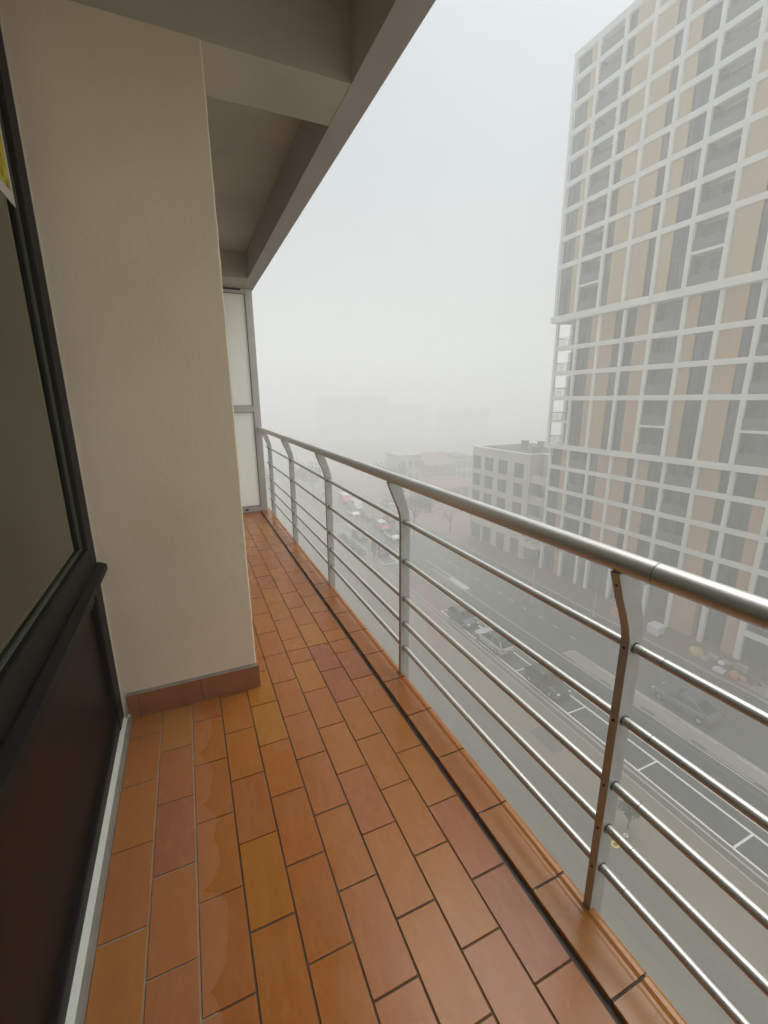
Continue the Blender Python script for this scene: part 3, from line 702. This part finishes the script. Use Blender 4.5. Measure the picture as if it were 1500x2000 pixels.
def make_car(name, label, cat, kind, pm_, roofm, group, lit=False):
    """nose points to -y; origin on the road at the car's centre"""
    t = thing(name, label, cat, (0, 0, 0), group)
    L, W, Hh, belt = dict(hatch=(4.0, 1.75, 1.46, .92), estate=(4.6, 1.84, 1.50, .98), sedan=(4.75, 1.84, 1.38, .90), van=(5.2, 1.98, 2.05, 1.15), suv=(4.3, 1.82, 1.60, 1.02))[kind]
    hw = W/2; yn = -L/2; yt = L/2
    # body: stations nose to tail: y, half width, bottom, shoulder height
    S = [(yn, .62, .38, .58), (yn+.06, .80, .26, .70), (yn+.30, .95, .20, belt-.20), (yn+.75, .99, .19, belt-.11), (yn+1.15, 1., .19, belt-.05), (0, 1., .19, belt),
         (yt-.9, 1., .20, belt+.02), (yt-.35, .97, .24, belt+.03), (yt-.10, .91, .30, belt-.02), (yt, .80, .42, belt-.22)]
    if kind == 'sedan': S[-4:] = [(yt-1.0, 1., .20, belt+.02), (yt-.45, .96, .25, belt+.01), (yt-.12, .88, .32, belt-.03), (yt, .72, .44, belt-.20)]
    def ring(y, k, zb, zt):
        w_ = hw*k; mid = zb+(zt-zb)*.55
        pts = [(-w_*.9, zb), (-w_*.985, zb+.10), (-w_, mid), (-w_*.975, zt-.07), (-w_*.90, zt), (-w_*.45, zt+.035), (w_*.45, zt+.035), (w_*.90, zt), (w_*.975, zt-.07), (w_, mid), (w_*.985, zb+.10), (w_*.9, zb)]
        return [(a, y, z) for a, z in pts]
    b_ = MB(); b_.loft([ring(*q) for q in S]); body = b_.build('body', pm_, t)
    # greenhouse
    if kind == 'hatch': G = [(yn+1.0, .90, belt-.03), (yn+1.75, .78, Hh-.05), (yn+2.3, .77, Hh), (yt-.75, .74, Hh-.05), (yt-.15, .80, belt+.02)]
    elif kind == 'estate': G = [(yn+1.25, .90, belt-.03), (yn+2.0, .77, Hh-.05), (yn+2.6, .76, Hh), (yt-.60, .73, Hh-.04), (yt-.12, .82, belt+.02)]
    elif kind == 'sedan': G = [(yn+1.25, .90, belt-.04), (yn+2.1, .74, Hh-.05), (yn+2.6, .72, Hh), (yt-1.35, .68, Hh-.10), (yt-.40, .74, belt+.02)]
    elif kind == 'van': G = [(yn+.55, .92, belt-.08), (yn+1.35, .84, Hh-.08), (yn+2.0, .84, Hh), (yt-.25, .84, Hh-.02), (yt-.08, .88, belt)]
    else: G = [(yn+1.05, .90, belt-.03), (yn+1.75, .80, Hh-.06), (yn+2.3, .79, Hh), (yt-.60, .77, Hh-.04), (yt-.10, .84, belt+.02)]
    b_ = MB(); rg_ = []
    for y, k, z in G:
        wb_, wt_ = hw*.925, hw*k; zz = max(z, belt-.03)
        rg_.append([(-wb_, y, belt-.05), (-wt_, y, zz-.04), (-wt_*.85, y, zz), (wt_*.85, y, zz), (wt_, y, zz-.04), (wb_, y, belt-.05)])
    b_.loft(rg_, smooth=False); b_.build('windows', pm_ if kind == 'van' else M['carglass'], t)
    if kind == 'van':
        q_ = MB(); q_.prism([(G[0][0]+.06, belt+.02), (G[1][0]-.05, Hh-.16), (G[1][0]-.02, Hh-.15), (G[0][0]+.12, belt+.02)], 'x', -hw*.74, hw*.74); q_.build('windscreen', M['carglass'], t)
        for s_ in (-1, 1):
            q_ = MB(); q_.box(s_*hw*.88-.02, s_*hw*.88+.04, G[1][0], G[1][0]+.8, belt+.1, Hh-.3); q_.build('side_window', M['carglass'], t)
    b_ = MB(); rr = []
    for y, k, z in G[1:4]:
        wt_ = hw*k; rr.append([(-wt_-.015, y, z-.075), (-wt_*.9, y, z+.008), (0, y, z+.028), (wt_*.9, y, z+.008), (wt_+.015, y, z-.075), (0, y, z-.055)])
    b_.loft(rr); rf_ = b_.build('roof', roofm, t)
    pmt = roofm if kind != 'estate' else pm_
    for s in (-1, 1):
        def pil(i, j, wd_=.035):
            y0_, k0, z0_ = G[i]; y1_, k1, z1_ = G[j]; q_ = MB()
            q_.tube((s*hw*(.93 if z0_ < belt+.05 else k0+.012), y0_, max(z0_, belt-.03)), (s*hw*(.93 if z1_ < belt+.05 else k1+.012), y1_, max(z1_-.03, belt-.03)), wd_, n=6); q_.build('window_pillar', pmt, t)
        pil(0, 1); pil(3, 4, .05)
        ymid = (G[1][0]+G[3][0])/2; b_ = MB(); b_.tube((s*hw*.935, ymid, belt-.03), (s*hw*(G[2][1]+.012), ymid, Hh-.05), .035, n=6); b_.build('window_pillar', pmt, t)
        b_ = MB(); b_.tube((s*hw*.935, G[0][0]+.1, belt-.015), (s*hw*.935, G[-1][0]-.15, belt+.02), .018, n=6)
        b_.build('belt_trim', M['chrome'] if kind in ('sedan', 'estate') else M['trim'], t)
    for s in (-1, 1):
        b_ = MB(); b_.blob((s*(hw+.10), G[0][0]+.45, belt+.06), .10, .07, .07, 8, 5); b_.build('wing_mirror', pm_, t)
        b_ = MB(); b_.blob((s*hw*.66, yn+.10, .66 if kind != 'van' else .8), .19, .10, .07, 8, 6); b_.build('headlight', M['lamp'], t)
        b_ = MB(); b_.box(min(s*hw*.58, s*hw*.90), max(s*hw*.58, s*hw*.90), yt-.13, yt-.015, belt-.23, belt-.08, .02); b_.build('tail_light', M['tail'], t)
        for yw in (yn+.82, yt-.82):
            b_ = MB(); b_.tube((s*(hw-.19), yw, .33), (s*(hw+.012), yw, .33), .33, n=20); wh = b_.build('wheel', M['rubber'], t)
            b_ = MB(); b_.tube((s*(hw+.0), yw, .33), (s*(hw+.020), yw, .33), .20, .17, n=14); b_.build('rim', M['rim'], wh)
    b_ = MB(); b_.box(-.28, .28, yn-.012, yn+.05, .40, .50); b_.box(-.55, .55, yn+.002, yn+.07, .28, .37); b_.box(-.26, .26, yt-.06, yt+.008, .52, .63); b_.build('plate_and_grille', M['trim'], t)
    return t
GP, GQ = 'cars parked in the marked bays', 'cars queueing far down the street in the fog'
def place(t, x, y, flip=False, label=None):
    t.location = (x, y, .016); t.rotation_euler.z = math.pi if flip else 0
    if label: t['label'] = label
    return t
place(make_car('parked_car', 'black hatchback in the parking bay nearest the camera with light glinting on its nose', 'car', 'hatch', P['black'], P['black'], GP), 25.95, 24.35)
place(make_car('parked_car', 'silver estate car with a black roof, tail towards us, parked between two dark cars', 'car', 'estate', P['silver'], P['black'], GP), 25.95, 31.55, True)
pb = place(make_car('parked_car', 'dark grey car in the farthest of the near bays, beyond the silver estate', 'car', 'hatch', P['grey'], P['grey'], GP), 25.9, 36.9)
place(make_car('moving_car', 'slate grey saloon with a sloping roof driving alone on the far carriageway', 'car', 'sedan', P['blue'], P['blue'], None), 33.95, 17.7, True)
q1 = place(make_car('queueing_car', 'white and black car at the front of the foggy queue', 'car', 'suv', P['white'], P['black'], GQ), 31.6, 67.5)
q2 = place(make_car('queueing_car', 'red car with a white roof second in the foggy queue', 'car', 'suv', P['red'], P['white'], GQ), 32.2, 73.4)
c = copy_tree(pb); place(c, 26.2, 70.0, False, 'dark car parked alone in the far bay beside the foggy queue'); c['group'] = 'dark cars parked in the far bays'
c = copy_tree(pb); place(c, 26.3, 61.0, True, 'dark parked car half hidden behind the traffic signal'); c['group'] = 'dark cars parked in the far bays'
place(make_car('queueing_car', 'dark maroon car in the middle of the foggy queue', 'car', 'hatch', P['maroon'], P['maroon'], GQ), 32.6, 81.5)
place(make_car('queueing_car', 'pale grey van behind the maroon car in the foggy queue', 'van', 'van', P['silver'], P['silver'], GQ), 33.3, 91.0)
place(make_car('queueing_car', 'red and white emergency van near the far end of the foggy queue', 'van', 'van', P['red'], P['white'], GQ), 33.3, 98.5)
c = copy_tree(q1); place(c, 41.2, 91.0, True, 'white car standing by the far kerb opposite the foggy queue'); c['group'] = 'white cars in the fog'
place(make_car('queueing_car', 'long red van farthest away at the tail of the foggy queue', 'van', 'van', P['red'], P['red'], GQ), 33.6, 113.0)
c = copy_tree(q1); place(c, 30.9, 86.0, False, 'white car with a black roof beside the maroon car in the foggy queue'); c['group'] = GQ
c = copy_tree(q2); place(c, 31.2, 106.0, False, 'red car with a white roof near the tail of the foggy queue'); c['group'] = GQ
c = copy_tree(pb); place(c, 35.6, 78.0, True, 'dark car driving away beside the foggy queue'); c['group'] = 'dark cars driving away in the fog'

# ------------------------------------------------------------------ poles, signals, trees
M['pole'] = noisy('pale metal pole', (.48, .48, .44), (.58, .58, .54), 3, .5)
M['sig_green'] = noisy('dark green signal housing', (.04, .075, .055), (.06, .10, .07), 3, .5)
M['bark'] = noisy('wet bark', (.05, .04, .03), (.09, .07, .055), 6, .9, .4, 25, .02)
def leafmat(name, a, b):
    mt = mat(name, a, .7); g = NG(mt); g.col(g.ramp(g.noise(1.3, 3), [(.3, a), (.7, b)])); return mt
M['leaf'] = leafmat('leaves', (.055, .085, .04), (.09, .13, .06)); M['leaf_dark'] = leafmat('dark leaves', (.028, .040, .026), (.05, .066, .04))
M['leaf_dry'] = leafmat('sparse brown leaves', (.10, .085, .06), (.14, .115, .08))
def pole(x, y, h, label, z0=.012, rr=.06):
    t = thing('street_pole', label, 'pole', (x, y, z0), 'slim pale poles along the street')
    q = MB(); q.tube((x, y, z0), (x, y, z0+h), rr, rr*.75, 12); q.build('shaft', M['pole'], t)
    q = MB(); q.tube((x, y, z0), (x, y, z0+.35), rr*1.8, rr*1.5, 12); q.build('base', M['pole'], t)
    q = MB(); q.tube((x, y, z0+h), (x, y, z0+h+.10), rr*1.3, rr*.5, 12); q.build('cap', M['pole'], t)
pole(36.0, 37.3, 4.4, 'slim pale pole on the far side of the road, left of the tower base')
pole(39.9, 31.7, 3.0, 'short slim pole by the far kerb in front of the tower base')
pole(43.8, 58.3, 5.0, 'slim pale pole in front of the cream block', .14)
pole(37.0, 66, 6.5, 'tall slim pole beside the foggy tree down the street')

sg = thing('traffic_signal', 'traffic signal with a pale mast and green housings on the near pavement', 'traffic signal', (22.7, 56.4, .016))
q = MB(); q.tube((22.55, 56.4, .016), (22.55, 56.4, 5.3), .11, .09, 12); q.tube((24.0, 56.8, .016), (24.0, 56.8, 4.0), .07, .06, 12); q.build('mast', M['pole'], sg)
for x, y, z in ((23.15, 56.4, 3.6), (23.7, 56.8, 3.3), (24.35, 56.8, 2.9)):
    q = MB(); q.box(x-.17, x+.17, y-.12, y+.14, z-.55, z+.55, .03); hd = q.build('signal_head', M['sig_green'], sg)
    for k in range(3):
        q = MB(); q.tube((x, y-.12, z-.34+.34*k), (x, y-.24, z-.34+.34*k), .11, .12, 12); q.build('visor', M['trim'], hd)
q = MB(); q.box(22.55, 24.3, 56.36, 56.42, 3.9, 3.97); q.build('arm', M['pole'], sg)
q = MB(); q.tube((23.3, 56.2, .5), (23.3, 56.2, 1.6), .05, .05, 8); q.box(23.1, 23.6, 56.1, 56.2, 1.2, 1.9); q.build('push_button_post', noisy('yellow box', (.40, .33, .06), (.5, .4, .08), 3, .5), sg)

def tree(name, label, x, y, z0, h, cr, lm, n=260, leaf=.22, group=None, bare=False):
    t = thing(name, label, 'tree', (x, y, z0), group)
    rd = random.Random(int(x*31+y*7)); q = MB(); tips = []
    q.tube((x, y, z0), (x+rd.uniform(-.1, .1), y, z0+h*.45), h*.018+.02, h*.012+.01, 8)
    for k in range(9):
        a = rd.uniform(0, 6.28); zz = z0+h*rd.uniform(.35, .55); l_ = cr*rd.uniform(.5, .95)
        e = (x+math.cos(a)*l_, y+math.sin(a)*l_, zz+h*rd.uniform(.15, .42)); q.tube((x, y, zz-.1), e, h*.008+.01, .008, 6); tips.append(e)
        for _ in range(2):
            a2 = a+rd.uniform(-.9, .9); e2 = (e[0]+math.cos(a2)*cr*.3, e[1]+math.sin(a2)*cr*.3, e[2]+rd.uniform(0, .2)*h*.6); q.tube(e, e2, h*.004+.006, .005, 5); tips.append(e2)
    q.build('trunk', M['bark'], t)
    q = MB()
    for k in range(n):
        c0 = rd.choice(tips); sp = cr*.30; c_ = Vector((c0[0]+rd.gauss(0, sp), c0[1]+rd.gauss(0, sp), c0[2]+rd.gauss(0, sp*.7)))
        d1 = Vector((rd.gauss(0, 1), rd.gauss(0, 1), rd.gauss(0, 1))).normalized(); d2 = d1.orthogonal().normalized(); s_ = leaf*rd.uniform(.6, 1.3)
        b0 = len(q.v)
        for p_ in (d1, d2*.6, -d1, -d2*.6): q.v.append(tuple(c_+p_*s_))
        q.face([b0, b0+1, b0+2, b0+3])
    q.build('crown', lm, t)
    return t
tree('street_tree', 'green foggy tree beyond the road beside the tall slim pole', 35.0, 66, .012, 8.5, 2.3, M['leaf'], 900, .24, 'street trees in the fog')
tree('street_tree', 'thin brownish tree at the left corner of the cream block', 42.9, 66.5, .14, 5.0, 1.5, M['leaf_dry'], 240, .15, 'street trees in the fog')
tree('street_tree', 'faint green tree behind the far queue of cars', 27.0, 104, .02, 9, 3.2, M['leaf'], 700, .35, 'street trees in the fog')
tree('street_tree', 'faint tree among the foggy houses', 47, 101, .14, 8, 3, M['leaf_dark'], 600, .35, 'street trees in the fog')
tree('young_tree', 'tiny dark sapling on the plaza straight below the balcony railing', 20.75, 12.55, .016, 1.9, .42, M['leaf_dark'], 520, .10)
hg = thing('hedge', 'low green hedge strip beside the far parking bay', 'hedge', (24.3, 66, 0))
q = MB(); rd = random.Random(5)
for k in range(900):
    c_ = Vector((rd.uniform(22.6, 24.0), rd.uniform(61, 72), rd.uniform(.1, .75))); d1 = Vector((rd.gauss(0, 1), rd.gauss(0, 1), rd.gauss(0, 1))).normalized(); d2 = d1.orthogonal().normalized(); b0 = len(q.v)
    for p_ in (d1, d2*.6, -d1, -d2*.6): q.v.append(tuple(c_+p_*.2))
    q.face([b0, b0+1, b0+2, b0+3])
q.build('foliage', M['leaf'], hg)

# small things on the ground
def torus(bm, c, R0, r0, n=24, k=10):
    rings = []
    for i in range(n+1):
        a = 2*math.pi*i/n; rings.append([(c[0]+(R0+r0*math.cos(b))*math.cos(a), c[1]+(R0+r0*math.cos(b))*math.sin(a), c[2]+r0*math.sin(b)) for b in [2*math.pi*j/k for j in range(k)]])
    bm.loft(rings, cap=False)
M['yellow'] = noisy('yellow plastic', (.55, .38, .04), (.64, .46, .06), 4, .5)
q = MB(); torus(q, (19.25, 12.15, .075), .17, .06); tag(q.build('yellow_ring', M['yellow'], None), 'small yellow ring lying on the plaza below the balcony', 'ring')
q = MB(); torus(q, (20.3, 12.3, .05), .10, .035); tag(q.build('white_ring', M['frame_white'], None), 'tiny white ring lying at the foot of the sapling', 'ring')

M['orange'] = noisy('orange plastic', (.52, .20, .11), (.60, .25, .14), 3, .5); M['bagwhite'] = noisy('white plastic wrap', (.62, .64, .72), (.75, .77, .82), 3, .4, .6, 4, .1)
M['bagyellow'] = noisy('yellow tarpaulin', (.44, .38, .13), (.54, .47, .17), 2, .6, .5, 4, .1); M['slab'] = noisy('stacked slabs', (.27, .26, .25), (.38, .37, .36), 2, .8)
M['soil'] = noisy('wet soil', (.07, .06, .045), (.12, .10, .075), 1.5, .9, .6, 5, .1)
def lump(name, label, cat, c, s, mt, j=.16, grp=None):
    q = MB(); q.blob(c, *s, 12, 8, j); o = q.build(name, mt); tag(o, label, cat, grp); return o
q = MB(); q.box(42.0, 43.2, 25.6, 26.9, .3, 1.25, .12); q.box(42.1, 42.3, 25.7, 26.8, .141, .3); q.box(42.9, 43.1, 25.7, 26.8, .141, .3)
tag(q.build('wrapped_pallet', M['bagwhite']), 'pallet wrapped in bluish white plastic on the far pavement', 'pallet')
q = MB(); q.box(42.0, 42.25, 29.5, 31.2, .25, 1.1, .05); q.box(41.9, 42.4, 29.7, 29.95, .141, .25); q.box(41.9, 42.4, 30.75, 31.0, .141, .25)
tag(q.build('road_barrier', M['orange']), 'orange plastic road barrier on the pavement at the foot of the tower', 'barrier')
lump('tarpaulin_heap', 'yellow tarpaulin heap on the red pavement in front of the tower', 'heap', (42.4, 22.0, .45), (.62, .66, .45), M['bagyellow'])
for k, (x, y, hh, lb) in enumerate(((43.0, 20.9, .45, 'grey slab stack nearest the yellow heap'), (43.2, 19.8, .35, 'flat grey slab stack in the middle of the building rubble'), (43.3, 18.7, .6, 'tall grey slab stack near the tower column'))):
    q = MB()
    for n in range(4): q.box(x-.35+random.uniform(-.05, .05), x+.3, y-.45+random.uniform(-.05, .05), y+.42, .141+hh*n/4, .141+hh*(n+1)/4-.02)
    tag(q.build('slab_stack', M['slab']), lb, 'slab stack', 'stacks of slabs in front of the tower')
q = MB(); q.box(41.2, 41.75, 19.0, 19.9, .141, .45, .04); q.box(41.3, 41.6, 19.2, 19.7, .45, .6, .03); tag(q.build('white_crate', M['bagwhite']), 'low white crate by the kerb beside the rubble', 'crate')
lump('orange_sack', 'rounded orange sack on the pavement among the rubble', 'sack', (41.5, 18.3, .5), (.36, .36, .42), M['orange'])
lump('orange_sack', 'smaller orange sack leaning against the bigger one', 'sack', (41.75, 17.75, .38), (.26, .3, .28), M['orange'])
lump('soil_heap', 'dark heap of wet soil between the kerb and the slabs', 'heap', (42.2, 19.0, .15), (.9, 1.6, .35), M['soil'], .2)
lump('soil_heap', 'flat pale heap of rubble at the right end of the building works', 'heap', (41.7, 15.8, .15), (.7, 1.5, .3), M['slab'], .25)
for k, (x, y, lb) in enumerate(((41.1, 17.0, 'pale board lying by the kerb right of the orange sacks'), (42.6, 16.6, 'pale board lying nearest the shop front'))):
    q = MB(); q.box(x, x+.3, y-.9, y+.7, .20, .26); q.box(x+.05, x+.25, y-.6, y-.5, .141, .20); q.box(x+.05, x+.25, y+.3, y+.4, .141, .20)
    tag(q.build('loose_board', M['kerbstone']), lb, 'board', 'boards left by the building works')

for nm, lb, ct, c_, s_, mt_ in (
    ('rubble_bag', 'grey rubble bag between the yellow heap and the first slab stack', 'bag', (42.1, 21.0, .35), (.34, .36, .30), M['slab']),
    ('rubble_bag', 'white rubble bag behind the low white crate', 'bag', (42.5, 19.9, .38), (.34, .3, .32), M['bagwhite']),
    ('rubble_bag', 'dark rubble bag right of the orange sacks', 'bag', (41.9, 16.9, .36), (.4, .4, .34), M['soil']),
    ('rubble_bag', 'pale rubble bag by the boards at the right end of the works', 'bag', (42.3, 15.2, .34), (.36, .34, .30), M['kerbstone']),
    ('rubble_bag', 'brown rubble bag against the brick at the tower foot', 'bag', (43.9, 20.6, .36), (.36, .36, .32), M['leaf_dry'])):
    lump(nm, lb, ct, c_, s_, mt_, .2, 'rubble bags in front of the tower')
for k, (y, lb) in enumerate(((18.9, 'pair of rusty pipes lying by the tall slab stack'), (16.2, 'pair of rusty pipes lying at the right end of the works'))):
    q = MB(); q.tube((43.9, y-1.3, .22), (44.05, y+1.1, .22), .07, n=10); q.tube((44.07, y-1.2, .215), (44.2, y+1.2, .215), .07, n=10); tag(q.build('scaffold_pipe', M['redpave']), lb, 'pipe', 'pipes left by the building works')

# ------------------------------------------------------------------ haze
hz = MB(); hz.box(-402, 462, -422, 442, -1.2, H+39.0)
hm = bpy.data.materials.new('haze air'); hm.use_nodes = True; t_ = hm.node_tree; t_.nodes.clear()
vo = t_.nodes.new('ShaderNodeVolumePrincipled'); ou = t_.nodes.new('ShaderNodeOutputMaterial')
vo.inputs['Color'].default_value = (.98, .985, .98, 1); vo.inputs['Density'].default_value = .0099; vo.inputs['Anisotropy'].default_value = .0
t_.links.new(vo.outputs[0], ou.inputs['Volume'])
ho = hz.build('haze', hm); ho['kind'] = 'stuff'
